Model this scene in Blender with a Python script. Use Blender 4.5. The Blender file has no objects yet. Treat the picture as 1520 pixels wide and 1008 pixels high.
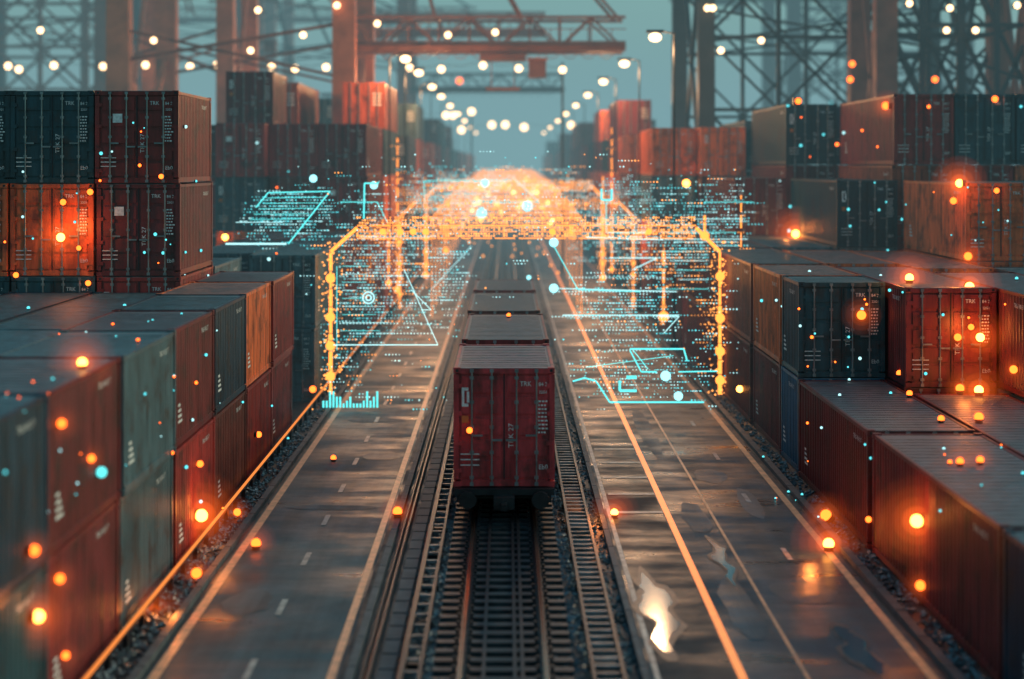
import bpy, math, random
from mathutils import Vector, Matrix
random.seed(7)
sc=bpy.context.scene
F=2770.0; H=8.7; VX=752.0; VY=245.0
def P(x,y,d): return Vector(((x-VX)*d/F, d, H-(y-VY)*d/F))
# ---------------------------------------------------------------- mesh builder
class MB:
    def __init__(s): s.v=[]; s.f=[]; s.m=[]
    def face(s,pts,m=0):
        b=len(s.v); s.v+= [tuple(p) for p in pts]; s.f.append(tuple(range(b,b+len(pts)))); s.m.append(m)
    def box(s,x0,x1,y0,y1,z0,z1,m=0):
        b=len(s.v)
        s.v+=[(x0,y0,z0),(x1,y0,z0),(x1,y1,z0),(x0,y1,z0),(x0,y0,z1),(x1,y0,z1),(x1,y1,z1),(x0,y1,z1)]
        for f in ((0,3,2,1),(4,5,6,7),(0,1,5,4),(1,2,6,5),(2,3,7,6),(3,0,4,7)):
            s.f.append(tuple(b+i for i in f)); s.m.append(m)
    def beam(s,p,q,w,h=None,m=0,n=4,w2=None):
        p=Vector(p);q=Vector(q);h=h or w;w2=w2 or w
        d=(q-p).normalized(); up=Vector((0,0,1)) if abs(d.z)<.95 else Vector((0,1,0))
        a=d.cross(up).normalized(); c=a.cross(d).normalized()
        b=len(s.v)
        for (pt,ww) in ((p,w),(q,w2)):
            for i in range(n):
                t=2*math.pi*(i+.5)/n; k=math.sqrt(2) if n==4 else 1
                o=a*math.cos(t)*ww/2*k + c*math.sin(t)*(h if n==4 else ww)/2*k*(ww/w if n==4 else 1)
                s.v.append(tuple(pt+o))
        for i in range(n):
            j=(i+1)%n; s.f.append((b+i,b+j,b+n+j,b+n+i)); s.m.append(m)
        s.f.append(tuple(b+i for i in reversed(range(n)))); s.m.append(m)
        s.f.append(tuple(b+n+i for i in range(n))); s.m.append(m)
    def octa(s,c,r,m=0,rz=None):
        b=len(s.v); x,y,z=c; rz=rz or r
        s.v+=[(x+r,y,z),(x-r,y,z),(x,y+r,z),(x,y-r,z),(x,y,z+rz),(x,y,z-rz)]
        for f in ((0,2,4),(2,1,4),(1,3,4),(3,0,4),(2,0,5),(1,2,5),(3,1,5),(0,3,5)):
            s.f.append(tuple(b+i for i in f)); s.m.append(m)
    def sph(s,c,r,m=0,nu=12,nv=7,sz=1):
        b=len(s.v); s.v.append((c[0],c[1],c[2]+r*sz))
        for j in range(1,nv):
            ph=math.pi*j/nv
            for i in range(nu):
                t=2*math.pi*i/nu
                s.v.append((c[0]+r*math.sin(ph)*math.cos(t),c[1]+r*math.sin(ph)*math.sin(t),c[2]+r*sz*math.cos(ph)))
        s.v.append((c[0],c[1],c[2]-r*sz)); e=len(s.v)-1
        R=lambda j,i: b+1+(j-1)*nu+i%nu
        for i in range(nu):
            s.f.append((b,R(1,i),R(1,i+1))); s.m.append(m)
            s.f.append((R(nv-1,i),e,R(nv-1,i+1))); s.m.append(m)
        for j in range(1,nv-1):
            for i in range(nu):
                s.f.append((R(j,i),R(j+1,i),R(j+1,i+1),R(j,i+1))); s.m.append(m)
    def text(s,st,size,o,xd,yd,m=0,off=0):
        cu=bpy.data.curves.new('t','FONT'); cu.body=st; cu.size=size; cu.resolution_u=2
        ob=bpy.data.objects.new('t',cu); sc.collection.objects.link(ob)
        me=ob.to_mesh(); xd=Vector(xd);yd=Vector(yd);o=Vector(o)
        for p in me.polygons:
            s.face([o+xd*me.vertices[i].co.x+yd*me.vertices[i].co.y for i in p.vertices],m)
        ob.to_mesh_clear(); bpy.data.objects.remove(ob); bpy.data.curves.remove(cu)
    def mesh(s,name,mats,smooth=False):
        me=bpy.data.meshes.new(name); me.from_pydata(s.v,[],s.f)
        for mt in mats: me.materials.append(mt)
        me.polygons.foreach_set('material_index',s.m)
        if smooth: me.polygons.foreach_set('use_smooth',[True]*len(s.f))
        me.update(); return me
    def obj(s,name,mats,smooth=False):
        o=bpy.data.objects.new(name,s.mesh(name,mats,smooth)); sc.collection.objects.link(o); return o
# ---------------------------------------------------------------- materials
def mat(name):
    m=bpy.data.materials.new(name); m.use_nodes=True; nt=m.node_tree
    return m,nt,nt.nodes,nt.links,nt.nodes['Principled BSDF']
def simple(name,col,rough=.5,metal=0,noise=0.35,scale=3):
    m,nt,N,L,B=mat(name)
    tc=N.new('ShaderNodeTexCoord'); nz=N.new('ShaderNodeTexNoise'); nz.inputs['Scale'].default_value=scale; nz.inputs['Detail'].default_value=6
    L.new(tc.outputs['Object'],nz.inputs['Vector'])
    mr=N.new('ShaderNodeMapRange'); mr.inputs[3].default_value=1-noise; mr.inputs[4].default_value=1+noise
    mr.inputs[1].default_value=.3; mr.inputs[2].default_value=.7
    L.new(nz.outputs[0],mr.inputs[0])
    mx=N.new('ShaderNodeVectorMath'); mx.operation='SCALE'; mx.inputs[0].default_value=col; L.new(mr.outputs[0],mx.inputs['Scale'])
    L.new(mx.outputs[0],B.inputs['Base Color']); B.inputs['Roughness'].default_value=rough; B.inputs['Metallic'].default_value=metal
    return m
def emis(name,col,st,sample=False):
    m=bpy.data.materials.new(name); m.use_nodes=True; N=m.node_tree.nodes; N.clear()
    e=N.new('ShaderNodeEmission'); e.inputs[0].default_value=(*col,1); e.inputs[1].default_value=st
    o=N.new('ShaderNodeOutputMaterial'); m.node_tree.links.new(e.outputs[0],o.inputs[0])
    if not sample: m.cycles.emission_sampling='NONE'
    return m
def paint_mat(name,roof=False):
    m,nt,N,L,B=mat(name)
    oi=N.new('ShaderNodeObjectInfo'); tc=N.new('ShaderNodeTexCoord')
    add=N.new('ShaderNodeVectorMath'); add.operation='ADD'
    rs=N.new('ShaderNodeMath'); rs.operation='MULTIPLY'; rs.inputs[1].default_value=50
    L.new(oi.outputs['Random'],rs.inputs[0]); L.new(tc.outputs['Object'],add.inputs[0]); L.new(rs.outputs[0],add.inputs[1])
    mp=N.new('ShaderNodeMapping'); mp.inputs['Scale'].default_value=(1,1,.16) if not roof else (1,1,1)
    L.new(add.outputs[0],mp.inputs[0])
    n1=N.new('ShaderNodeTexNoise'); n1.inputs['Scale'].default_value=3.5; n1.inputs['Detail'].default_value=8; n1.inputs['Roughness'].default_value=.65
    L.new(mp.outputs[0],n1.inputs['Vector'])
    n2=N.new('ShaderNodeTexNoise'); n2.inputs['Scale'].default_value=1.3; n2.inputs['Detail'].default_value=9; n2.inputs['Roughness'].default_value=.62; L.new(add.outputs[0],n2.inputs['Vector'])
    mr=N.new('ShaderNodeMapRange'); mr.inputs[1].default_value=.3; mr.inputs[2].default_value=.72; mr.inputs[3].default_value=.4; mr.inputs[4].default_value=1.5
    L.new(n1.outputs[0],mr.inputs[0])
    sc1=N.new('ShaderNodeVectorMath'); sc1.operation='SCALE'; L.new(oi.outputs['Color'],sc1.inputs[0]); L.new(mr.outputs[0],sc1.inputs['Scale'])
    rp=N.new('ShaderNodeValToRGB'); rp.color_ramp.elements[0].position=.52; rp.color_ramp.elements[1].position=.66
    rp.color_ramp.elements[0].color=(0,0,0,1); rp.color_ramp.elements[1].color=(.75,.75,.75,1)
    L.new(n2.outputs[0],rp.inputs[0])
    mx=N.new('ShaderNodeMix'); mx.data_type='RGBA'; L.new(rp.outputs[0],mx.inputs[0]); L.new(sc1.outputs[0],mx.inputs[6])
    mx.inputs[7].default_value=(.040,.022,.018,1)
    out=mx.outputs[2]
    if roof:
        mx2=N.new('ShaderNodeMix'); mx2.data_type='RGBA'; mx2.inputs[0].default_value=.66; L.new(out,mx2.inputs[6]); 
        dsc=N.new('ShaderNodeVectorMath'); dsc.operation='SCALE'; dsc.inputs[0].default_value=(.11,.185,.195); L.new(mr.outputs[0],dsc.inputs['Scale'])
        L.new(dsc.outputs[0],mx2.inputs[7]); out=mx2.outputs[2]
    L.new(out,B.inputs['Base Color'])
    r2=N.new('ShaderNodeMapRange'); r2.inputs[3].default_value=.3; r2.inputs[4].default_value=.62; L.new(n1.outputs[0],r2.inputs[0]); L.new(r2.outputs[0],B.inputs['Roughness'])
    bp=N.new('ShaderNodeBump'); bp.inputs['Strength'].default_value=.2; bp.inputs['Distance'].default_value=.03; L.new(n2.outputs[0],bp.inputs['Height']); L.new(bp.outputs[0],B.inputs['Normal'])
    return m
M_paint=paint_mat('container_paint'); M_roof=paint_mat('container_roof',True)
M_bar=simple('galvanised_bar',(.22,.24,.25),.4,.6)
M_white=simple('white_marking',(.72,.72,.68),.5,0,.25,9)
M_dark=simple('rubber_dark',(.012,.014,.016),.6)
M_steel=simple('dark_steel',(.035,.038,.042),.4,.6)
M_rail=simple('rail_steel',(.5,.25,.14),.2,1,.3,6)
M_sleeper=simple('sleeper_concrete',(.022,.028,.031),.45,0,.7,4)
M_stone=simple('ballast_stone',(.12,.15,.16),.4,0,.9,2)
M_crane=simple('crane_paint_orange',(.60,.16,.07),.45,0,.3,.7)
M_crane2=simple('crane_paint_dark',(.03,.038,.046),.5,0,.3,.7)
M_craneb=simple('crane_paint_rust',(.26,.085,.055),.5,0,.3,.7)
M_kerb=simple('kerb_concrete',(.08,.09,.094),.6,0,.35,2)
E_lamp=emis('lamp_warm',(1,.60,.30),6)
E_or=emis('beacon_orange',(1,.13,.015),5)
E_orc=emis('beacon_core',(1,.33,.05),12)
E_railglow=emis('rail_highlight_orange',(1,.28,.06),1.1,True)  # emissive orange imitating the highlight along the guard rail, no LED
E_gold=emis('holo_gold',(1,.29,.045),2.6)
E_goldd=emis('holo_gold_dot',(1,.34,.07),2.6)
E_cy=emis('holo_cyan',(.12,.8,.8),1.5)
E_cyd=emis('holo_cyan_dot',(.12,.75,.82),1.5)
E_wht=emis('holo_white_dot',(.5,.95,.98),1.4)

def road_mat(name,base,wet=.5,seed=0):
    m,nt,N,L,B=mat(name)
    tc=N.new('ShaderNodeTexCoord')
    def nz(scale,detail,mp=(1,1,1),rough=.6):
        q=N.new('ShaderNodeMapping'); q.inputs['Scale'].default_value=mp; q.inputs['Location'].default_value=(seed,seed*2,0)
        n=N.new('ShaderNodeTexNoise'); n.inputs['Scale'].default_value=scale; n.inputs['Detail'].default_value=detail; n.inputs['Roughness'].default_value=rough
        L.new(tc.outputs['Object'],q.inputs[0]); L.new(q.outputs[0],n.inputs['Vector']); return n
    a=nz(1,6,(.25,.9,1)); b=nz(1,6,(1.6,.07,1)); c=nz(55,3); d=nz(.35,7)
    mixa=N.new('ShaderNodeMath'); mixa.operation='ADD'; L.new(a.outputs[0],mixa.inputs[0]); L.new(b.outputs[0],mixa.inputs[1])
    mr=N.new('ShaderNodeMapRange'); mr.inputs[1].default_value=.75; mr.inputs[2].default_value=1.3; mr.inputs[3].default_value=.35; mr.inputs[4].default_value=1.75
    L.new(mixa.outputs[0],mr.inputs[0])
    mc=N.new('ShaderNodeMapRange'); mc.inputs[1].default_value=.3; mc.inputs[2].default_value=.7; mc.inputs[3].default_value=.6; mc.inputs[4].default_value=1.45; L.new(c.outputs[0],mc.inputs[0])
    mu=N.new('ShaderNodeMath'); mu.operation='MULTIPLY'; L.new(mr.outputs[0],mu.inputs[0]); L.new(mc.outputs[0],mu.inputs[1])
    s=N.new('ShaderNodeVectorMath'); s.operation='SCALE'; s.inputs[0].default_value=base; L.new(mu.outputs[0],s.inputs['Scale']); L.new(s.outputs[0],B.inputs['Base Color'])
    rr=N.new('ShaderNodeMapRange'); rr.inputs[1].default_value=.38; rr.inputs[2].default_value=.60; rr.inputs[3].default_value=.16+.3*(1-wet); rr.inputs[4].default_value=.68
    ad=N.new('ShaderNodeMath'); ad.operation='MULTIPLY_ADD'; ad.inputs[1].default_value=.5; 
    h=N.new('ShaderNodeMath'); h.operation='MULTIPLY'; h.inputs[1].default_value=.5; L.new(a.outputs[0],h.inputs[0])
    L.new(d.outputs[0],ad.inputs[0]); L.new(h.outputs[0],ad.inputs[2]); L.new(ad.outputs[0],rr.inputs[0]); L.new(rr.outputs[0],B.inputs['Roughness'])
    B.inputs['Specular IOR Level'].default_value=.45
    bp=N.new('ShaderNodeBump'); bp.inputs['Strength'].default_value=.3; bp.inputs['Distance'].default_value=.01; L.new(c.outputs[0],bp.inputs['Height']); L.new(bp.outputs[0],B.inputs['Normal'])
    return m
def line_mat(name,col,worn=.5,emit=0):
    m,nt,N,L,B=mat(name)
    tc=N.new('ShaderNodeTexCoord'); n=N.new('ShaderNodeTexNoise'); n.inputs['Scale'].default_value=3; n.inputs['Detail'].default_value=9; n.inputs['Roughness'].default_value=.75
    L.new(tc.outputs['Object'],n.inputs['Vector'])
    r=N.new('ShaderNodeMapRange'); r.inputs[1].default_value=.38; r.inputs[2].default_value=.6; r.inputs[3].default_value=0; r.inputs[4].default_value=worn; L.new(n.outputs[0],r.inputs[0])
    mx=N.new('ShaderNodeMix'); mx.data_type='RGBA'; mx.inputs[6].default_value=(*col,1); mx.inputs[7].default_value=(.05,.055,.058,1); L.new(r.outputs[0],mx.inputs[0])
    L.new(mx.outputs[2],B.inputs['Base Color']); B.inputs['Roughness'].default_value=.4
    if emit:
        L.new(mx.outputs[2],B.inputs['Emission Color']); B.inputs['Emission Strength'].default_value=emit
    return m
# ---------------------------------------------------------------- ground and roads
g=MB(); g.face([(-1500,-200,0),(1500,-200,0),(1500,3000,0),(-1500,3000,0)]); g.obj('ground',[road_mat('ground_asphalt',(.012,.022,.026),.3,3)])
Y0,Y1=8,900
M_as=road_mat('asphalt_wet',(.034,.076,.092),.7,11)
r=MB(); r.box(-6.12,-2.85,Y0,Y1,-.1,.008); r.obj('road',[M_as])
r=MB(); r.box(2.45,7.42,Y0,Y1,-.1,.008); r.obj('road',[road_mat('asphalt_wet_b',(.029,.062,.076),.9,31)])
r=MB(); r.face([(2.62,Y0,.012),(3.9,Y0,.012),(3.9,62,.012),(2.62,62,.012)]); r.obj('road_lane_surface',[road_mat('asphalt_patch',(.008,.012,.014),.8,5)])
r=MB()
for (x0,x1,y0,y1) in ((4.35,4.95,44,48),(4.3,4.9,34,39),(6.0,6.5,46,50),(5.3,6.1,51,53.2),(4.3,4.8,56,66),(-5.6,-4.7,36,38),(-4.2,-3.2,55,56.5),(5.4,6.6,37,39),(-5.4,-3.4,47,47.6),(-5.4,-3.4,63,64)):
    n=14; c=((x0+x1)/2,(y0+y1)/2); pts=[]
    for i in range(n):
        t=2*math.pi*i/n; k=.85+.3*random.random(); pts.append((c[0]+(x1-x0)/2*k*math.cos(t)*1.1,c[1]+(y1-y0)/2*k*math.sin(t)*1.1,.016))
    r.face(pts)
r.obj('asphalt_patch',[road_mat('tar',(.07,.10,.11),.5,9)])
pm,nt,N,L,B=mat('puddle_water'); B.inputs['Roughness'].default_value=.10
B.inputs['Metallic'].default_value=.2; B.inputs['Base Color'].default_value=(.12,.2,.23,1)
def blob(cx,cy,rx,ry,z,n=90,seed=0,grow=1):
    rnd=random.Random(seed); ph=[rnd.random()*6.28 for _ in range(8)]
    return [(cx+.07*math.sin(5*math.sin(t)*1.3+ph[6])+rx*grow*(1+.22*math.sin(3*t+ph[0])+.16*math.sin(7*t+ph[1])+.12*math.sin(13*t+ph[2])+.06*math.sin(23*t+ph[5]))*math.cos(t),cy+ry*(grow*.5+.5)*(1+.12*math.sin(4*t+ph[3])+.06*math.sin(7*t+ph[4]))*math.sin(t),z) for t in [2*math.pi*i/n for i in range(n)]]
r=MB()
for (cx,cy,rx,ry,sd) in ((2.95,36.3,.27,2.9,1),(4.75,41,.12,2.2,2),(6.3,33.5,.2,1.6,5)):
    r.face(blob(cx,cy,rx,ry,.026,seed=sd),0); r.face(blob(cx,cy,rx,ry,.023,seed=sd,grow=1.4),1)
r.obj('puddle',[pm,simple('puddle_mud_rim',(.11,.075,.06),.4,0,.5,4)])
M_pe=line_mat('paint_peach_glow',(.72,.34,.17),.5,.2); M_wh=line_mat('paint_white',(.6,.58,.52),.7); M_or=line_mat('paint_orange_glow',(.95,.26,.06),.2,1.1)  # peach and orange paints emit; lamplit brightness put into colour, no LEDs
def strip(name,x,w,m,z=.018,y0=Y0,y1=700):
    s=MB(); s.face([(x-w/2,y0,z),(x+w/2,y0,z),(x+w/2,y1,z),(x-w/2,y1,z)]); s.obj(name,[m])
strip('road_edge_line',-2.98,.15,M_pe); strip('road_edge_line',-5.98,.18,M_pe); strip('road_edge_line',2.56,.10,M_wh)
strip('lane_line',5.1,.07,M_pe,.022); strip('road_edge_line',7.22,.17,M_pe); strip('lane_line_glow',4.0,.15,M_or,.0225)  # the orange line looks lit through its own emission
s=MB()
for x,y0,st in ((-4.42,18,4.5),(6.25,20,7)):
    y=y0
    while y<300: s.face([(x-.06,y,.022),(x+.06,y,.022),(x+.06,y+1.3,.022),(x-.06,y+1.3,.022)]); y+=st
for i in range(5): 
    y=46.5+i*2.6; s.face([(2.68,y,.022),(3.9,y,.022),(3.9,y+.28,.022),(2.68,y+.28,.022)])
for i in range(5):
    y=70+i*4; s.face([(2.68,y,.022),(3.9,y,.022),(3.9,y+.3,.022),(2.68,y+.3,.022)])
s.obj('road_marking',[M_wh])
for x0,x1 in ((-6.35,-6.2),(7.5,7.68),(-2.72,-2.58),(2.28,2.4)):
    s=MB(); y=Y0
    while y<260: s.box(x0,x1,y,y+1.95,0,.12,0); y+=2
    s.obj('kerb',[M_kerb])
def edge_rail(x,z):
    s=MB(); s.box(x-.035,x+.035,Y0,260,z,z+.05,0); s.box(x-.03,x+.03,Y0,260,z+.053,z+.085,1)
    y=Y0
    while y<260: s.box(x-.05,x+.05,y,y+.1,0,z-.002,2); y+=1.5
    s.obj('guard_rail',[M_steel,E_railglow,M_steel])  # orange highlight on the rail top added as a glowing bar
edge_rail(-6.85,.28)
def gravel(name,x0,x1,n,y0,y1,r0=.03,r1=.075,pw=1.6):
    s=MB()
    for i in range(n):
        y=y0+(y1-y0)*random.random()**pw; x=random.uniform(x0,x1); rr=random.uniform(r0,r1)
        b=len(s.v); s.octa((x,y,rr*.5),rr,0,rr*.7)
        for k in range(b,len(s.v)):
            v=s.v[k]; s.v[k]=tuple(v[j]+random.uniform(-.35,.35)*rr for j in range(3))
    s.obj(name,[M_stone])
gravel('gravel',-7.0,-6.4,2500,22,100); gravel('gravel',7.72,8.15,1500,22,100)
# ---------------------------------------------------------------- railway
TX=-.06
bal=MB(); bal.box(TX-1.35,TX+1.35,Y0,Y1,-.1,.03); bal.obj('ballast_bed',[simple('ballast_dark',(.010,.012,.014),.6,0,.7,12)])
s=MB()
for xx in (TX-.7175,TX+.7175):
    s.box(xx-.07,xx+.07,Y0,Y1,.145,.16,1); s.box(xx-.012,xx+.012,Y0,Y1,.16,.255,1); s.box(xx-.036,xx+.036,Y0,Y1,.255,.30,0)
y=Y0
while y<330:
    s.box(TX-1.2,TX+1.2,y,y+.26,.02,.143,2)
    for xx in (TX-.7175,TX+.7175):
        for sg in (-1,1): s.box(xx+sg*.12-.03,xx+sg*.12+.03,y+.07,y+.19,.143,.2,1)
    y+=.62
for xx in (TX-.33,TX+.2,TX+.33): s.box(xx-.03,xx+.03,Y0,330,.15,.19,1)
s.obj('railway_track',[M_rail,M_steel,M_sleeper])
gravel('ballast',TX-1.35,TX-.85,5000,22,110,.03,.07,1.5); gravel('ballast',TX+.85,TX+1.45,5000,22,110,.03,.07,1.5); gravel('ballast',TX-.6,TX+.6,1800,22,110,.02,.045,1.5); gravel('ballast',-1.9,-1.3,2500,22,110,.03,.06,1.5); gravel('ballast',1.95,2.3,1200,22,110,.03,.06,1.5)
def ladder(x0,x1,z,name='cable_ladder',st=.48):
    s=MB()
    for xx in (x0,x1): s.box(xx-.03,xx+.03,Y0,260,z,z+.12,0)
    y=Y0
    while y<260: s.box(x0+.032,x1-.032,y,y+.1,z+.03,z+.085,1); y+=st
    y=Y0
    while y<200: s.box(x0-.06,x1+.06,y,y+.18,0.03,z-.002,0); y+=3
    s.obj(name,[M_steel,simple('rung_steel',(.2,.22,.23),.4,.4,.8,2)])
ladder(1.45,1.95,.16); ladder(-1.75,-1.45,.14,st=.8)
s=MB(); y=Y0
while y<200: s.box(-2.2,-1.92,y,y+.9,.0,.07,0); y+=1.0
s.obj('drain_channel',[M_kerb])
s=MB()
for xx,w in ((-2.34,.05),(-2.45,.035),(-1.83,.04)): s.beam((xx,Y0,.06),(xx,260,.06),w*2,m=0,n=8)
s.obj('trackside_cables',[M_steel])
# ---------------------------------------------------------------- containers
def corr(s,axis,a0,a1,fix,out,z0,z1,m,per=.28,dep=.045):
    n=max(1,round((a1-a0)/per)); per=(a1-a0)/n; pts=[]
    for i in range(n):
        b=a0+i*per; pts+=[(b,0),(b+.25*per,0),(b+.5*per,dep),(b+.75*per,dep)]
    pts.append((a1,0))
    for (p,dp),(q,dq) in zip(pts,pts[1:]):
        if axis=='y': s.face([(fix-out*dp,p,z0),(fix-out*dq,q,z0),(fix-out*dq,q,z1),(fix-out*dp,p,z1)],m)
        else: s.face([(p,fix-out*dp,z0),(q,fix-out*dq,z0),(q,fix-out*dq,z1),(p,fix-out*dp,z1)],m)
M_yel=simple('hazard_placard',(.55,.16,.04),.5)
cache={}
def cont_mesh(Ln,var):
    key=(Ln,var)
    if key in cache: return cache[key]
    s=MB(); W=1.22; Hh=2.6
    for sx in (-1,1):
        for y in (0,Ln):
            ya,yb=(0,.15) if y==0 else (Ln-.15,Ln)
            x0,x1=sorted((sx*W,sx*(W-.13)))
            s.box(x0,x1,ya,yb,.16,Hh-.14,0)
            x0,x1=sorted((sx*(W+.004),sx*(W-.17))); yc,yd=(-.004,.18) if y==0 else (Ln-.18,Ln+.004)
            s.box(x0,x1,yc,yd,0,.118,0); s.box(x0,x1,yc,yd,Hh-.118,Hh+.004,0)
            s.face([(sx*(W+.006),yc+.06,.03),(sx*(W+.006),yd-.06,.03),(sx*(W+.006),yd-.06,.09),(sx*(W+.006),yc+.06,.09)],3)
            s.face([(sx*(W-.12),-.007 if y==0 else Ln+.007,Hh-.09),(sx*(W-.05),-.007 if y==0 else Ln+.007,Hh-.09),(sx*(W-.05),-.007 if y==0 else Ln+.007,Hh-.03),(sx*(W-.12),-.007 if y==0 else Ln+.007,Hh-.03)],3)
        x0,x1=sorted((sx*(W-.01),sx*(W-.08)))
        s.box(x0,x1,.19,Ln-.19,.02,.16,0); s.box(x0,x1,.19,Ln-.19,Hh-.1,Hh-.02,0)
        corr(s,'y',.15,Ln-.15,sx*(W-.02),sx,.16,Hh-.1,0)
        xo=sx*(W-.015); dirv=(0,1,0) if sx>0 else (0,-1,0)
        s.text('TRKU 48%d13 7'%var,.16,(xo,(Ln-1.8 if sx>0 else 1.8),2.2),dirv,(0,0,1),2)
        if var==1:
            for k in range(4): 
                ya=Ln*.1 if sx>0 else Ln*.9; yb=ya+(.5-.08*k)*(1 if sx>0 else -1)
                s.face([(xo,ya,.5+k*.12),(xo,yb,.5+k*.12),(xo,yb,.56+k*.12),(xo,ya,.56+k*.12)],2)
    s.box(-W+.17,W-.17,0,.12,Hh-.13,Hh-.02,0); s.box(-W+.17,W-.17,0,.12,.01,.15,0)
    s.box(-W+.17,W-.17,Ln-.12,Ln,Hh-.13,Hh-.02,0); s.box(-W+.17,W-.17,Ln-.12,Ln,.01,.15,0)
    corr(s,'x',-W+.13,W-.13,Ln-.02,1,.15,Hh-.13,0)
    s.box(-W+.08,W-.08,.12,Ln-.12,Hh-.08,Hh-.035,4)
    y=.3
    while y<Ln-.5: s.box(-W+.14,W-.14,y,y+.16,Hh-.035,Hh-.026,4); y+=.42
    s.box(-W+.17,W-.17,.003,.117,Hh-.02,Hh-.005,4)
    for sx in (-1,1):
        xa,xb=sorted((sx*.015,sx*(W-.135)))
        s.box(xa,xb,.05,.09,.15,Hh-.13,0)
        n=5; hz=(Hh-.13-.15)/n
        for i in range(n):
            z0=.15+i*hz+.05; z1=z0+hz-.10
            s.box(xa+.06,xb-.06,.018,.048,z0,z1,0)
        for fx in (.30,.78):
            bx=sx*fx
            s.beam((bx,-.02,.06),(bx,-.02,Hh-.05),.046,m=1,n=8)
            for z in (.2,.75,1.3,1.85,2.38): s.box(bx-.05,bx+.05,-.03,.015,z-.035,z+.035,1)
            hx=sorted((bx,bx-sx*.26)); s.box(hx[0],hx[1],-.055,-.035,1.0+.1*(fx>.5),1.045+.1*(fx>.5),1)
            s.box(bx-.045,bx+.045,-.04,-.002,.02,.10,1); s.box(bx-.045,bx+.045,-.04,-.002,Hh-.1,Hh-.03,1)
        for z in (.35,.95,1.6,2.2):
            x0,x1=sorted((sx*(W-.02),sx*(W-.2))); s.box(x0,x1,-.015,.016,z-.05,z+.05,0)
    s.box(-.014,.014,.03,.06,.15,Hh-.13,3)
    yz=-.006
    s.text('TRK',.15,(.38,yz,2.2),(1,0,0),(0,0,1),2); s.text('84 2',.12,(.83,yz,2.2),(1,0,0),(0,0,1),2)
    s.text('22G1',.09,(.84,yz,2.04),(1,0,0),(0,0,1),2)
    rr=random.Random(var)
    for k in range(9):
        z=1.85-k*.085; x=.82
        while x<1.0: w=rr.uniform(.03,.07); s.face([(x,yz,z),(x+w,yz,z),(x+w,yz,z+.035),(x,yz,z+.035)],2); x+=w+.025
    s.text('TRK 27',.17,(.22,yz,.85),(0,0,1),(-1,0,0),2)
    s.text('Eb0',.15,(.83,yz,.38),(1,0,0),(0,0,1),2)
    if var==0:
        for (a,b,c,d) in ((-1.02,-.86,1.75,1.82),(-1.02,-.86,2.1,2.17),(-1.02,-.96,1.82,2.10),(-.90,-.84,1.84,2.08)): s.face([(a,yz,c),(b,yz,c),(b,yz,d),(a,yz,d)],2)
        s.face([(-1.02,yz,1.4),(-.86,yz,1.4),(-.86,yz,1.55),(-1.02,yz,1.55)],5)
    if var==2:
        s.face([(-.7,yz,1.7),(-.42,yz,1.7),(-.42,yz,1.95),(-.7,yz,1.95)],2)
    for k in range(3): s.face([(-1.05,yz,.7-k*.12),(-.6,yz,.7-k*.12),(-.6,yz,.725-k*.12),(-1.05,yz,.725-k*.12)],2)
    s.box(-W+.1,W-.1,.12,Ln-.12,.1,.15,3)
    me=s.mesh('shipping_container_mesh',[M_paint,M_bar,M_white,M_dark,M_roof,M_yel]); cache[key]=me; return me
def simple_cont_mesh(Ln):
    key=(Ln,'s')
    if key in cache: return cache[key]
    s=MB(); W=1.22;Hh=2.6
    for sx in (-1,1):
        for (a,b) in ((0,.14),(Ln-.14,Ln)):
            x0,x1=sorted((sx*W,sx*(W-.13))); s.box(x0,x1,a,b,0,Hh,0)
        corr(s,'y',.14,Ln-.14,sx*(W-.03),sx,.0,Hh-.01,0,.56,.05)
        s.beam((sx*.3,-.01,.06),(sx*.3,-.01,Hh-.05),.05,m=1); s.beam((sx*.78,-.01,.06),(sx*.78,-.01,Hh-.05),.05,m=1)
    s.box(-W+.13,W-.13,.03,.08,0,Hh-.02,0); s.box(-W+.13,W-.13,Ln-.08,Ln-.03,0,Hh-.02,0)
    s.box(-W+.05,W-.05,.05,Ln-.05,Hh-.06,Hh-.015,2)
    for k in range(4): s.face([(.5,.02,1.3+k*.2),(1,.02,1.3+k*.2),(1,.02,1.38+k*.2),(.5,.02,1.38+k*.2)],3)
    me=s.mesh('shipping_container_far_mesh',[M_paint,M_bar,M_roof,M_white]); cache[key]=me; return me
C=dict(red=(.28,.027,.022),dred=(.165,.021,.021),org=(.74,.14,.04),dorg=(.42,.075,.032),tl=(.014,.056,.070),gry=(.075,.14,.16),
       nvy=(.012,.034,.054),amb=(.68,.19,.045),brn=(.17,.038,.028),blu=(.02,.10,.17),pgry=(.15,.20,.22))
cnt=[0]
def cont(xc,y,z,Ln,col,h=2.7,far=False,var=None):
    cnt[0]+=1
    me=simple_cont_mesh(Ln) if far else cont_mesh(Ln,random.choice((0,1,1,2)) if var is None else var)
    o=bpy.data.objects.new('shipping_container',me); sc.collection.objects.link(o)
    o.location=(xc+random.uniform(-.04,.04),y+random.uniform(-.08,.08),z+.01); o.scale=(1,1,(h-.015)/2.6)
    c=C[col]; k=random.uniform(.75,1.25); o.color=(c[0]*k,c[1]*k,c[2]*k,1)
    return o
def stack(xc,y,Ln,cols,h=2.7,far=False):
    for i,c in enumerate(cols): cont(xc,y,i*h,Ln,c,h,far)
RA=['red','dred','dorg','brn','tl','gry','red','org','nvy','brn','org']
rc=lambda: random.choice(RA)
A,Bx,Cx,Dx=-8.28,-10.78,-13.3,-15.8
for i,(b,t) in enumerate([('tl','tl'),('tl','nvy'),('dred','dred'),('gry','gry'),('red','dred'),('brn','nvy'),('red','org'),('dred','red')]):
    stack(A,17.8+i*5.5,5.4,[b,t],2.6)
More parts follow.
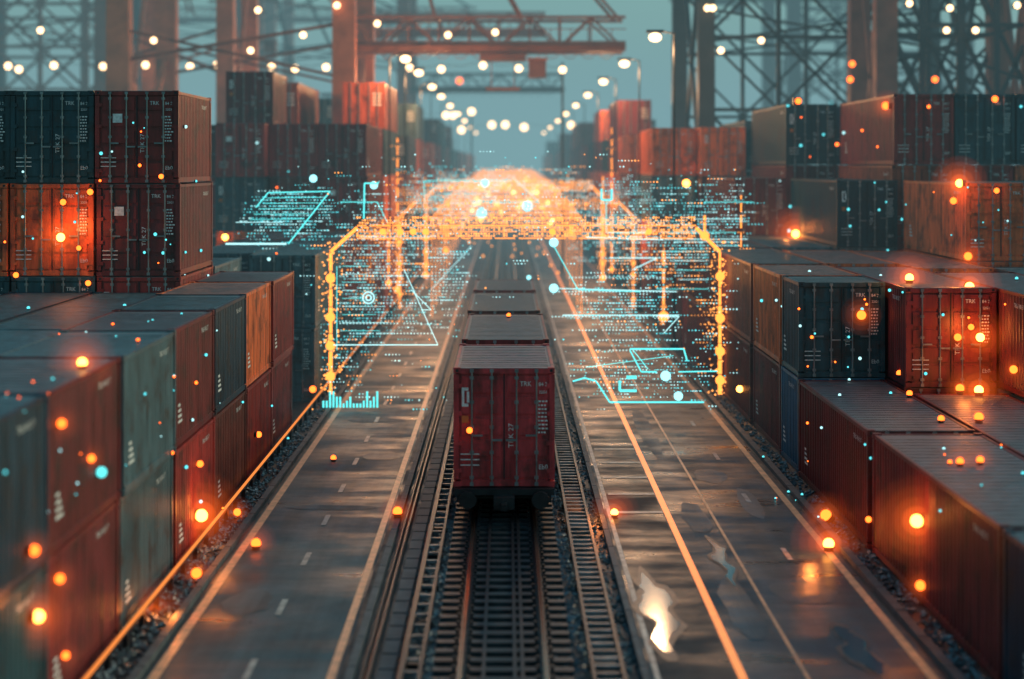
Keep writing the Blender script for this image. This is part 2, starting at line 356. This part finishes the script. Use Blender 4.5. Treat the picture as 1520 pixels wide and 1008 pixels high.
for x,cs in ((Bx,['dred','red','dred','red']),(Cx,['nvy','tl','org','tl']),(Dx,['nvy','tl','org','tl'])):
    stack(x,54.6,6.06,cs,2.72)
stack(Bx,61,6.06,['gry','gry'])
for i in range(2): stack(Bx,30+i*12.3,12.19,['tl','gry' if i==0 else 'tl'],2.5)
stack(Cx,42.3,12.19,['nvy','nvy'],2.5)
stack(A,68.5,12.19,['gry','gry']); stack(A,81,12.19,['gry','dred'])
stack(A,94.5,12.19,['dred','org','red','dred'])
stack(Bx,70,12.19,['brn','gry']); stack(Bx,83,9.7,['brn','red'])
stack(Bx,94.5,12.19,['red','dred','brn','red']); stack(Cx,93,12.19,['tl','org','tl','red']); cont(Cx+.1,96,10.82,6.06,'dred'); stack(Dx,97,12.19,['red','tl','red','brn'])
A2,B2,C2,D2,E2,F2=9.42,11.95,14.45,16.95,19.45,21.95
stack(A2,18.7,12.19,['nvy']); stack(A2,31.1,10.8,['dred']); stack(A2,42.3,10,['dred'])
stack(A2,52.7,3.2,['blu','tl']); stack(A2,56.1,6.06,['dred','org']); stack(A2,62.7,12.19,['dred','brn']); stack(A2,75.2,12.19,['red','dred']); stack(A2,88,12.19,['brn','dred'])
stack(B2,24,12.19,['nvy']); stack(B2,37,12.19,['dred']); stack(B2,50.3,10.8,['dred','dred']); stack(B2,62.8,10,['gry','org']); stack(B2,75.2,12.19,['dred','gry']); stack(B2,88,12.19,['org','dred','dred'])
stack(C2,33,12.19,['nvy']); stack(C2,47,10.8,['tl','dred']); stack(C2,60,12.19,['tl','org']); stack(C2,75,12.19,['gry','pgry','tl']); stack(C2,88.6,12.19,['dred','brn','dred','tl'],2.9)
stack(D2,50,10.8,['tl','tl']); stack(D2,64,10,['dred','org','org']); stack(D2,76,12.19,['dred','red','dorg','red'],2.9)
stack(E2,64,10,['dred','dred','tl']); stack(E2,76,12.19,['dred','red','red','tl'],2.9); stack(F2,76,12.19,['tl','red','org','tl'],2.9)
stack(A2,105,12.19,['brn','org','gry','org']); stack(B2,103,12.19,['brn','org','dred','org']); stack(C2,104,12.19,['tl','dred','gry','gry'],2.8)
stack(D2,92,12.19,['tl','dred','gry','nvy'],2.9); stack(E2,92,12.19,['tl','dred','gry','nvy'],2.9)
y=108; i=0
while y<420:
    for x in (A,Bx,Cx): stack(x,y,12.19,[rc() for _ in range(random.choice((3,4,4,4,5)))],2.7,True)
    if y>115:
        for x in (A2,B2,C2): stack(x,y+4,12.19,[rc() for _ in range(random.choice((4,4,4,5)))],2.7,True)
    y+=12.6; i+=1
    if i%6==0: y+=9
# ---------------------------------------------------------------- train
def wagon(y,L):
    s=MB(); X=TX
    s.box(X-1.2,X+1.2,y-.25,y+L+.25,.78,.93,0); s.box(X-.25,X+.25,y-.6,y+L+.6,.5,.78,0)
    for sx in (-1,1): s.box(X+sx*1.05-.08,X+sx*1.05+.08,y-.2,y+L+.2,.6,.78,0)
    for sx in (-1,1):
        s.beam((X+sx*.87,y-.25,.72),(X+sx*.87,y-.55,.72),.16,m=0,n=8); s.beam((X+sx*.87,y-.55,.72),(X+sx*.87,y-.6,.72),.42,m=0,n=12)
    for by in (y+1.3,y+L-1.3):
        s.box(X-1.0,X+1.0,by-.12,by+.12,.42,.62,0)
        for sx in (-1,1): s.box(X+sx*.98-.06,X+sx*.98+.06,by-1.1,by+1.1,.42,.6,0)
        for wy in (by-.75,by+.75):
            s.beam((X-.75,wy,.6),(X+.75,wy,.6),.14,m=1,n=8)
            for sx in (-1,1): s.beam((X+sx*.65,wy,.62),(X+sx*.79,wy,.62),.64,m=1,n=16)
    s.beam((X,y-.6,.6),(X,y-.95,.6),.14,m=1)
    s.obj('flat_wagon',[M_steel,M_steel])
for (y,L,c,v) in ((45,6.06,'red',0),(52.4,9.1,'dred',1),(62.7,9.1,'brn',2),(73,7,'dred',0)):
    wagon(y,L); o=cont(TX,y,.935,L,c,2.88,var=v)
    if y==45: o.color=(.50,.045,.05,1); o.location=(TX,45,.945)
# ---------------------------------------------------------------- cranes
def crane(name,xa,xb,ya,yb,zt,zb,bx0,bx1,lw,mats,lattice=False,cab=True,bm=0):
    s=MB(); 
    for x in (xa,xb):
        for y in (ya,yb):
            s.beam((x,y,1.5),(x,y,zt),lw,m=0,w2=lw*.9); s.box(x-lw*.9,x+lw*.9,y-lw*1.6,y+lw*1.6,.6,1.6,1)
            for k in (-1,-.3,.4,1.1): s.beam((x-.3,y+k*lw,.45),(x+.3,y+k*lw,.45),.8,m=1,n=12)
        s.beam((x,ya,3),(x,yb,3),lw*.8,m=0); s.beam((x,ya,zt-.5),(x,yb,zt-.5),lw*.8,m=0)
        s.beam((x,ya,4),(x,yb,zb),lw*.25,m=0); s.beam((x,yb,4),(x,ya,zb),lw*.25,m=0)
    for y in (ya,yb):
        s.beam((xa,y,zt-.5),(xb,y,zt-.5),lw*.7,m=0)
        s.beam((xa,y,zt-10),(xb,y,zt-1),lw*.16,m=1); s.beam((xb,y,zt-10),(xa,y,zt-1),lw*.16,m=1)
        s.beam((xa,y,zt-15.5),(xb,y,zt-13),lw*.14,m=1); s.beam((xa,y,zt-13.4),(xb,y,zt-16.6),lw*.12,m=1)
        if lattice:
            z=3; k=4.6
            n=4; dx=(xb-xa)/n
            for i in range(1,n): s.beam((xa+dx*i,y,2),(xa+dx*i,y,zt-1),lw*.24,m=1)
            while z<zt-2:
                s.beam((xa,y,z),(xb,y,z),lw*.2,m=1)
                for i in range(n):
                    if (i+int(z/k))%2: s.beam((xa+dx*i,y,z),(xa+dx*(i+1),y,z+k),lw*.17,m=1); s.beam((xa+dx*i,y,z+k),(xa+dx*(i+1),y,z),lw*.17,m=1)
                    else: s.beam((xa+dx*i,y,z+k),(xa+dx*(i+1),y,z),lw*.14,m=1)
                z+=k
    ym=(ya+yb)/2
    for y in (ym-1.8,ym+1.8):
        s.beam((bx0,y,zb),(bx1,y,zb),.4,.7,m=bm); s.beam((bx0,y,zb+2),(bx1,y,zb+2),.2,m=bm)
        x=bx0;f=0
        while x<bx1-.5:
            x2=min(x+2.1,bx1); a,b=(zb,zb+2) if f%2 else (zb+2,zb)
            s.beam((x,y,a),(x2,y,b),.14,m=bm); s.beam((x,y,zb),(x,y,zb+2),.1,m=bm); x=x2; f+=1
    x=bx0
    while x<bx1: s.beam((x,ym-1.8,zb-.1),(x,ym+1.8,zb-.1),.2,m=1); s.beam((x,ym-1.8,zb+2),(x,ym+1.8,zb+2),.12,m=1); x+=2.1
    xf=xb if abs(bx1-xb)>abs(bx0-xa) else xa; xe=bx1 if xf==xb else bx0
    ap=(xf,ym,zt+9)
    for y in (ya,yb): s.beam((xf,y,zt),ap,lw*.5,m=0); s.beam((xa if xf==xb else xb,y,zt),ap,lw*.3,m=0)
    for fr in (.3,.62,.97): 
        for dy in (-1.8,1.8): s.beam(ap,(xf+(xe-xf)*fr,ym+dy,zb+2),.2,m=1)
    tx=xf+(xe-xf)*.55
    s.box(tx-1.6,tx+1.6,ym-1.5,ym+1.5,zb-.9,zb-.5,1)
    if cab:
        s.box(tx+1.8,tx+3.0,ym-.9,ym+.9,zb-2.1,zb-.9,1); s.box(tx+1.7,tx+3.1,ym-1.0,ym+1.0,zb-.88,zb-.75,0)
        for dy in (-.8,.8):
            for dx in (-.8,.8): s.beam((tx+dx,ym+dy,zb-.9),(tx+dx,ym+dy,zb-2.8),.05,m=1)
        s.box(tx-1.2,tx+1.2,ym-.6,ym+.6,zb-3.0,zb-2.8,1)
        x=bx0+1
        while x<bx1-1.5:
            for k in range(5):
                a=k/5*math.pi; b=(k+1)/5*math.pi
                s.beam((x+.6-.6*math.cos(a),ym-2.3,zb-.2-.7*math.sin(a)),(x+.6-.6*math.cos(b),ym-2.3,zb-.2-.7*math.sin(b)),.05,m=1)
            x+=1.25
    s.box(min(xa,xb)+1,min(xa,xb)+7,ya+1,yb-1,zt-.1,zt+3.2,1)
    x=bx0
    while x<bx1: s.beam((x,ym-2.5,zb),(x,ym-2.5,zb+1.1),.06,m=1); x+=1.4
    s.box(bx0,bx1,ym-2.6,ym-2.05,zb-.02,zb+.03,1); s.box(bx0,bx1,ym-2.53,ym-2.47,zb+1.1,zb+1.16,1)
    return s.obj(name,mats)
crane('gantry_crane',-25.3,-10.6,122,139,31,16.9,-11,8.2,1.55,[M_crane,M_craneb],bm=1)
crane('gantry_crane',-29.0,-20.9,139,152,32,26.5,-34,-12,1.35,[M_crane,M_craneb])
crane('gantry_crane',12.6,31,118,136,32,27,9,34,1.1,[M_crane2,M_crane2],True)
crane('gantry_crane',21.9,30.5,108,116,30,24,19,33,1.3,[M_craneb,M_crane2],True)
crane('gantry_crane',-34,-13,235,255,38,18.6,-13.5,7.5,1.6,[M_craneb,M_crane2],bm=1)
crane('gantry_crane',-40,-16,185,205,42,22.5,-16.5,4,1.6,[M_craneb,M_craneb],bm=1)
crane('gantry_crane',-62,-38,300,325,46,33,-70,-5,2,[M_craneb,M_crane2])
crane('gantry_crane',40,64,260,285,44,33,24,66,2,[M_crane2,M_crane2],True)
crane('gantry_crane',-60,-40,200,220,38,30,-64,-26,1.8,[M_crane2,M_craneb],True)
# ---------------------------------------------------------------- lamps
def street_lamp(x,y,z,sgn,r=.34,W=0):
    s=MB(); px=x
    s.beam((px,y,0),(px,y,z+.3),.14,m=0,n=10,w2=.08); s.beam((px,y,z+.3),(px+sgn*.9,y,z+.45),.07,m=0,n=8)
    s.box(px-.2,px+.2,y-.2,y+.2,0,.3,0)
    s.box(px+sgn*.9-.4,px+sgn*.9+.4,y-.25,y+.25,z+.35,z+.46,0); s.sph((px+sgn*.9,y,z+.12),r,1,sz=.7)
    o=s.obj('street_lamp',[M_steel,E_lamp],False)
    if W:
        ld=bpy.data.lights.new('lamp','POINT'); ld.energy=W; ld.color=(1,.5,.22); ld.shadow_soft_size=.35
        lo=bpy.data.objects.new('lamp',ld); sc.collection.objects.link(lo); lo.parent=o; lo.location=(px+sgn*.9,y,z-.45)
for d in (88,111,135,161,189,220,255,300,350): street_lamp(7.9,d,14.6,-1,.3,1500 if d<170 else 0)
for d in (106,122,144,164,190,220,255,300,350): street_lamp(-6.65,d,14.6,1,.3,1500 if d<150 else 0)
def string_lights(d,ys,xs,z0):
    s=MB(); xs=sorted(xs); pts=[]
    for x in xs: p=P(x,ys+random.uniform(-5,5),d); pts.append(p)
    for p,q in zip(pts,pts[1:]):
        s.beam(p+Vector((0,0,.35)),(p+q)/2+Vector((0,0,.1)),.035,m=0); s.beam((p+q)/2+Vector((0,0,.1)),q+Vector((0,0,.35)),.035,m=0)
    for p in pts: s.sph(p,.28*d/150,1); s.beam(p+Vector((0,0,.25)),p+Vector((0,0,.42)),.16,m=0,n=6)
    for p in (pts[0],pts[-1]): s.beam((p.x,p.y,0),(p.x,p.y,p.z+.6),.2,m=0,n=8)
    s.obj('string_lights',[M_steel,E_lamp])
string_lights(150,100,[-60,12,28,80,153,216,282,322,335,403,438,484,536,608,655,717,770,805,835],0)
string_lights(262,190,[560,650,685,730,750,778,848,900],0)
string_lights(230,170,[470,600,662,672,700],0)
s=MB()
for (x,y,d) in ((1050,12,117),(1058,12,117),(1070,75,117),(1405,45,107),(1448,45,107),(383,15,121),(665,52,121),(450,52,121),(500,8,121),(1388,118,107),(1477,147,75.9),(1265,95,107),(1185,150,75),(682,120,230),(1350,5,107),(1510,8,107),(1130,60,117),(1262,118,107),(1410,12,107),(560,35,121),(228,60,121),(60,45,121),(372,75,121),(735,48,121)):
    p=P(x,y,d); s.sph(p,.2*d/117,1 if y<70 or y==75 else 2); s.box(p.x-.15,p.x+.15,p.y+.2,p.y+.6,p.z-.15,p.z+.15,0)
s.obj('crane_floodlights',[M_steel,E_lamp,E_or])
# ---------------------------------------------------------------- beacons (mounted on the surface they sit on)
bpy.context.view_layer.update(); dg=bpy.context.evaluated_depsgraph_get()
cam_loc=Vector((0,0,H))
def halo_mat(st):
    m=bpy.data.materials.new('beacon_glow_shell'); m.use_nodes=True; N=m.node_tree.nodes; L=m.node_tree.links; N.clear()
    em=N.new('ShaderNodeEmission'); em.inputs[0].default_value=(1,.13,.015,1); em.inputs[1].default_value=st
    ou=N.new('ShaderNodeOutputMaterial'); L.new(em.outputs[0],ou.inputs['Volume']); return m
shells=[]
for R,st in ((1,.045),(.78,.10),(.54,.24),(.34,.8)):  # nested emissive spheres painting a halo around each beacon
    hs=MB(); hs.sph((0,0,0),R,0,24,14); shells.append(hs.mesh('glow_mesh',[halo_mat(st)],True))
def beacon(x,y,k=1.0,core=False,col=None):
    dr=(P(x,y,100)-cam_loc).normalized()
    hit,loc,nor,idx,ob,mx=sc.ray_cast(dg,cam_loc,dr)
    if not hit: return None
    d=loc.y; r=4.6*k*d/F
    s=MB(); c=Vector((0,0,0))
    s.sph(c,r,1,14,8); n=nor.normalized()
    if n.dot(dr)>0: n=-n
    s.beam(-n*r*1.5,-n*r*.5,r*1.7,m=0,n=12)
    s.beam(-n*r*.62,-n*r*.45,r*2.3,m=0,n=12)
    o=s.obj('warning_beacon',[M_steel,col or (E_orc if core else E_or)]); o.location=loc+n*r*1.3
    return (o,o.location.copy(),r,d,core,k)
bl=[]
for t in [(122,548,1.6,1),(290,764,2.0,1),(232,908,1.8,1),(45,915,2.0,1),(350,765,1.2,0),(380,816,1.6,0),(85,628,1.5,0),(82,858,1.6,0),(40,817,1.8,0),(92,352,1.4,1),(130,680,1.3,0),(92,972,1.3,0),(295,858,1.7,0),
   (590,768,1.5,0),(697,638,1,0),(292,688,1.1,0),(378,645,1,0),(465,577,1.1,0),(1233,772,1.8,0),(1230,818,1.8,1),(1370,772,2.1,1),(1277,467,1.5,0),(1350,421,1.4,1),(1437,425,1.5,1),(1432,272,1.3,1),
   (1322,157,1.2,0),(1453,500,1.4,1),(1425,585,1.4,0),(1453,588,1.5,1),(1453,628,1.5,0),(1103,577,1.1,1),(1187,347,1.3,1),(1018,272,1.1,1),(1373,868,1.6,0),(1425,692,1.2,0),(1455,690,1.2,0),(1420,298,1.1,0),(1435,380,1.3,0),(1397,628,1.1,0),(1510,548,1.3,0),
   (912,768,1.2,1),(495,685,.9,0),(755,472,.7,0),(1335,560,1,0),(1350,590,1,0),(135,285,1,0),(95,300,1,0),(1288,770,1,0),(240,262,.8,0),(25,408,.9,0),(132,420,.9,0),(118,368,.8,0),(335,352,1,1),(1478,283,.9,0),(1440,485,1,0),(1420,500,1.2,0),(1410,690,.7,0)]:
    b=beacon(*t[:3],core=bool(t[3])); 
    if b: bl.append(b)
def cyb(*a): beacon(a[0],a[1],a[2],col=a[3] if len(a)>3 else E_cy)
cyb(143,700,1.8)
for i in range(150):
    x=random.choice((random.uniform(0,430),random.uniform(1130,1520))); y=random.uniform(150,780)
    if random.random()<.35: x=random.choice((random.uniform(130,340),random.uniform(1150,1320)));
    q=random.random(); cyb(x,y,random.uniform(.2,.6),E_cyd if q<.45 else (E_wht if q<.7 else E_or))
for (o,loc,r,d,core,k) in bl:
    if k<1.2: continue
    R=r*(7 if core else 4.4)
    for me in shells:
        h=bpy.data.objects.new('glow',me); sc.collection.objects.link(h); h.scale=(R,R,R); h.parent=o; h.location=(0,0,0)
    if core:
        ld=bpy.data.lights.new('lamp','POINT'); ld.energy=34*(d/45)**1.5; ld.color=(1,.25,.045); ld.shadow_soft_size=.1
        lo=bpy.data.objects.new('lamp',ld); sc.collection.objects.link(lo); lo.parent=o
        lo.location=(Vector((0,-.5,0.3)) + (Vector((.5,0,0)) if loc.x<0 else Vector((-.5,0,0))))
# ---------------------------------------------------------------- light-point holograms
def gate(d,xl,xr,ztop,w,name,W=0):
    s=MB(); 
    for x in (xl,xr):
        z=.1
        while z<ztop-1.0:
            L_=random.uniform(.12,.7); s.beam((x,d,z),(x,d,min(z+L_,ztop-1)),w*random.uniform(.3,.55),m=0); z+=L_+.04
        for i in range(150):
            z=random.uniform(.1,ztop-.6); s.octa((x+random.gauss(0,w*1.1),d+random.gauss(0,.3),z),random.uniform(.15,.6)*w*.35,1)
        for z in (.7,1.9,3.1,4.3): s.sph((x,d-.1,z+random.uniform(-.3,.3)),w*.72,0)
    s.beam((xl,d,ztop-1.0),(xl+1.0,d,ztop-.1),w*.5,m=0); s.beam((xr,d,ztop-1.0),(xr-.9,d,ztop-.1),w*.5,m=0)
    for dz,ww in ((-.02,.17),(-.25,.10),(-.5,.13)):
        x=xl+1
        while x<xr-.9:
            L_=random.uniform(.1,1.6); s.beam((x,d,ztop+dz),(min(x+L_,xr-.9),d,ztop+dz),w*ww,m=0); x+=L_+random.uniform(.03,.15)
    x=xl+1
    while x<xr-.9:
        for dz in (-.1,-.18,-.33,-.41,.08,.18,.28): 
            if random.random()<.66: s.octa((x,d,ztop+dz),w*random.uniform(.1,.2),1)
        if random.random()<.05: s.sph((x,d-.1,ztop-.25),w*.5,0)
        x+=.095
    o=s.obj(name,[E_gold,E_goldd])
    if W:
        for xx in (xl+1.2,xr-1.2):
            ld=bpy.data.lights.new('lamp','POINT'); ld.energy=W; ld.color=(1,.34,.08); ld.shadow_soft_size=.6
            lo=bpy.data.objects.new('lamp',ld); sc.collection.objects.link(lo); lo.parent=o; lo.location=(xx,d-.6,ztop-1.6)
gate(70,-6.6,8.0,6.45,.25,'hologram_gate',110); gate(146,-6.3,7.5,7.2,.3,'hologram_gate',400); gate(112,-6.4,7.6,6.6,.18,'hologram_gate',170)
s=MB(); d=105
while d<430:
    k=(d-105)/325; hw=4.2+1.4*min(1,k*2.5); zt=5.7+2.1*k; st=.42*(1+k*1.6)
    x=-hw
    while x<hw:
        if random.random()<.75: s.octa((x,d,zt),.06*(1+k*1.2),0)
        if random.random()<.4: s.octa((x,d,zt-random.uniform(.3,2.2)),.055*(1+k*1.2),0)
        if random.random()<.10: s.octa((x,d,random.uniform(.2,zt)),.09*(1+k),random.choice((0,1)))
        x+=st
    s.beam((-hw,d,zt),(hw,d,zt),.045*(1+k*1.4),m=1); s.beam((-hw,d,zt-.5),(hw,d,zt-.5),.025*(1+k*1.5),m=1)
    for sx in (-1,1): s.beam((sx*hw,d,.2),(sx*hw,d,zt),.03*(1+k),m=1)
    d+=8+k*14
for sx in (-1,1):
    for q in (1,.55,.2): s.beam((sx*q*4.2,105,5.7),(sx*q*5.6,235,6.55),.045,m=1); s.beam((sx*q*5.6,235,6.55),(sx*q*5.6,430,7.8),.05,m=1)
for i in range(26):
    d=random.uniform(110,330); s.sph((random.uniform(-5,5),d,random.uniform(3,6.6)),.15*d/140,2)
s.obj('hologram_canopy',[E_goldd,E_gold,emis('holo_gold_bright',(1,.5,.16),5)])
s=MB()
for (x,y0,y1,d,w) in ((590,205,430,104,.10),(577,330,420,95,.08),(908,190,400,100,.07),(985,372,470,86,.13),(1046,320,350,76,.1),(895,262,412,98,.09),(632,300,408,110,.1),(1100,290,420,75,.06),(662,330,372,120,.1),(848,300,345,120,.1)):
    y=y0
    while y<y1:
        l=random.uniform(5,22); s.beam(P(x,y,d),P(x,min(y+l,y1),d),w*random.uniform(.5,1),m=0); y+=l+random.uniform(2,8)
        for k in range(3): s.octa(P(x+random.gauss(0,6),y,d),w*.35,1)
    s.sph(P(x,y1,d),w*1.9,0)
s.obj('hologram_light_pillars',[E_gold,E_goldd])
s=MB()
def curtain(d,x0,x1,y0,y1,n,dens=lambda u,v:1,mset=(0,0,0,1,2),sz=1.0):
    px=d/F
    for i in range(n):
        y=random.uniform(y0,y1); y=round(y/4.5)*4.5
        x=random.uniform(x0,x1); 
        if random.random()>dens((x-x0)/(x1-x0),(y-y0)/(y1-y0)): continue
        m=random.choice(mset); L_=random.choice((1,1,1,1,2,3,5))
        for k in range(L_): s.octa(P(x+k*5,y,d),px*sz*random.uniform(.6,1.35),m)
fade=lambda u,v: (1-abs(2*v-1))*(1-abs(2*u-1)**2)
curtain(74,500,640,250,520,1300,lambda u,v:.7*(1-abs(2*v-1)));curtain(90,600,740,240,350,1100,fade);curtain(120,560,720,250,330,700,fade,(0,1,3,3))
curtain(76,880,1120,250,420,1800,fade); curtain(95,840,960,250,400,900,fade); curtain(68,840,1010,400,520,800,fade); curtain(72,1000,1120,330,560,450,fade,(3,3,3,0))
curtain(80,640,880,270,345,900,fade,(3,3,3,0,2)); curtain(71,440,560,440,600,400,fade,(3,0,2)); curtain(72,350,500,270,375,1000,fade)
curtain(73,630,690,350,500,350,fade,(0,1,2)); curtain(100,640,880,235,320,800,fade,(3,3,0,1,2)); curtain(66,440,1100,220,620,400,lambda u,v:.8,(0,1,2,3),1.2)
curtain(78,500,630,330,480,600,fade,(3,3,2)); curtain(78,880,1060,330,430,600,fade,(3,3,2)); curtain(62,840,1060,520,600,500,fade,(0,0,2))
for x0,x1,y,d in ((500,650,350,80),(640,700,377,85),(900,1010,383,80),(830,1000,433,72),(820,1010,470,70),(860,980,520,68),(500,640,352,90),(905,985,352,78),(500,600,450,75),(505,640,410,75),(505,645,480,72),(520,648,495,70),(840,990,412,75),(850,1000,490,68),(870,1010,505,68)):
    x=x0
    while x<x1:
        if random.random()<.8: s.octa(P(x,y,d),d/F*1.3,2)
        x+=5
s.obj('hologram_particles',[E_cyd,E_wht,E_wht,E_goldd])
s=MB()
def poly(pts,d,w=2,m=0,dots=False):
    pp=[P(x,y,d) for x,y in pts]
    for p,q in zip(pp,pp[1:]): s.beam(p,q,w*.9*d/F,m=m)
poly([(380,308),(398,286),(490,284)],68,2); poly([(490,284),(428,362)],68,2.2); poly([(335,362),(425,362)],68,3,1)
for k in range(5): poly([(398-k*7,294+k*8),(480-k*7,293+k*8)],68,.8)
poly([(600,400),(650,512)],66,1.2,1); poly([(495,512),(650,512)],66,1.6,1); poly([(610,430),(640,460),(625,460)],66,1.2,1)
poly([(850,566),(868,561),(885,566),(905,597),(1045,597)],62,2.6); poly([(935,518),(1015,518),(1020,536)],62,2.6); poly([(935,520),(952,552),(975,552)],62,2.4)
poly([(940,520),(962,548)],62,1.3); poly([(1007,552),(1065,551)],62,2); poly([(822,365),(858,430),(950,433)],70,1.6); poly([(870,352),(985,356)],72,1.6,1)
poly([(540,325),(541,272),(562,272)],68,2.5); poly([(893,280),(893,297),(908,297),(908,280)],80,3.5); poly([(920,565),(920,580),(945,580)],62,4); poly([(930,560),(945,560)],62,5)
poly([(822,428),(1005,433)],72,1.4,1); poly([(700,365),(640,430)],90,1.0,1)
poly([(905,383),(975,383),(940,400)],78,1.6,1); poly([(760,262),(800,300),(700,300)],100,1.2); poly([(630,300),(630,268),(700,268)],84,1); poly([(1020,355),(1110,355)],76,1,1); poly([(835,468),(1008,468)],70,1.8,1)
poly([(1045,300),(1118,300)],76,1); poly([(1030,325),(1105,325)],76,1,1); poly([(900,300),(900,345),(960,345)],80,1.4); poly([(980,470),(1008,470),(985,495)],68,1.2,1); poly([(870,545),(1000,528)],62,1)
poly([(505,300),(560,300),(575,330)],70,1.2); poly([(350,330),(420,330)],68,1,1); poly([(500,395),(500,520)],67,1); poly([(700,268),(760,268)],100,1.2)
for k in range(7): poly([(990+random.uniform(-20,20),345+k*14),(1060+random.uniform(-20,40),345+k*14)],76,.8,k%2)
for k in range(9): poly([(508,395+k*12),(508+random.uniform(20,90),395+k*12)],67,.7,k%2)
x=480
while x<562:
    h=random.choice((6,10,16,24)); poly([(x,605),(x,605-h)],66,3.0,0); x+=5
for (x,y,rr,d) in ((465,265,7,70),(555,275,7,70),(822,360,8,70),(822,428,8,70),(988,558,9,62),(1007,588,8,62),(720,272,7,100),(715,316,9,100),(783,306,9,100),(785,412,4,80)):
    s.sph(P(x,y,d),rr*d/F*.85,2)
c=P(547,442,68)
for rr in (4,8.5):
    for i in range(20):
        a=2*math.pi*i/20; b=2*math.pi*(i+1)/20; q=rr*68/F
        s.beam(c+Vector((q*math.cos(a),0,q*math.sin(a))),c+Vector((q*math.cos(b),0,q*math.sin(b))),.05,m=1)
for i in range(16):
    a=2*math.pi*i/16; q=12*68/F; s.octa(c+Vector((q*math.cos(a),0,q*math.sin(a))),.025,0)
s.obj('hologram_circuit_traces',[E_cy,E_wht,emis('holo_node',(.35,.92,1),1.9)])
# ---------------------------------------------------------------- haze (box beyond the train; its pale light is emission colour, not scattering)
hz=MB(); hz.box(-900,900,52,2500,-.5,75); 
hm=bpy.data.materials.new('emissive_haze'); hm.use_nodes=True; N=hm.node_tree.nodes; L=hm.node_tree.links; N.clear()
DEN=.0022; HC=(.20,.365,.40)
ab=N.new('ShaderNodeVolumeAbsorption'); ab.inputs[0].default_value=(0,0,0,1); ab.inputs[1].default_value=DEN
e=N.new('ShaderNodeEmission'); e.inputs[0].default_value=(*HC,1); e.inputs[1].default_value=DEN
ad=N.new('ShaderNodeAddShader'); L.new(ab.outputs[0],ad.inputs[0]); L.new(e.outputs[0],ad.inputs[1])
ou=N.new('ShaderNodeOutputMaterial'); L.new(ad.outputs[0],ou.inputs['Volume'])
hz.obj('haze',[hm])
# ---------------------------------------------------------------- sky / sun
w=bpy.data.worlds.new('World'); sc.world=w; w.use_nodes=True; N=w.node_tree.nodes; L=w.node_tree.links
bg=N['Background']; sk=N.new('ShaderNodeTexSky'); sk.sky_type='NISHITA'; sk.sun_disc=False
el=math.radians(24); az=math.radians(72); sk.sun_elevation=el; sk.sun_rotation=az; sk.air_density=1.5; sk.dust_density=2.5
mv=N.new('ShaderNodeVectorMath'); mv.operation='MULTIPLY'; mv.inputs[1].default_value=(.50,1.0,1.08)
L.new(sk.outputs[0],mv.inputs[0]); L.new(mv.outputs[0],bg.inputs[0]); bg.inputs[1].default_value=.115
sl=bpy.data.lights.new('sun','SUN'); sl.energy=1.4; sl.angle=math.radians(12); sl.color=(1,.68,.46)
so=bpy.data.objects.new('sun',sl); sc.collection.objects.link(so)
sv=Vector((math.sin(az)*math.cos(el),math.cos(az)*math.cos(el),math.sin(el))); so.rotation_euler=sv.to_track_quat('Z','Y').to_euler()
# ---------------------------------------------------------------- camera
cd=bpy.data.cameras.new('camera'); co=bpy.data.objects.new('camera',cd); sc.collection.objects.link(co)
co.location=cam_loc; co.rotation_euler=(math.radians(90),0,0); cd.sensor_width=36; cd.lens=F/1520*36; cd.shift_x=8/1520; cd.shift_y=-259/1520
cd.clip_end=6000; cd.clip_start=.5
cd.dof.use_dof=True; cd.dof.focus_distance=52; cd.dof.aperture_fstop=.31
sc.camera=co
sc.view_settings.view_transform='Standard'; sc.view_settings.look='None'; sc.view_settings.exposure=0
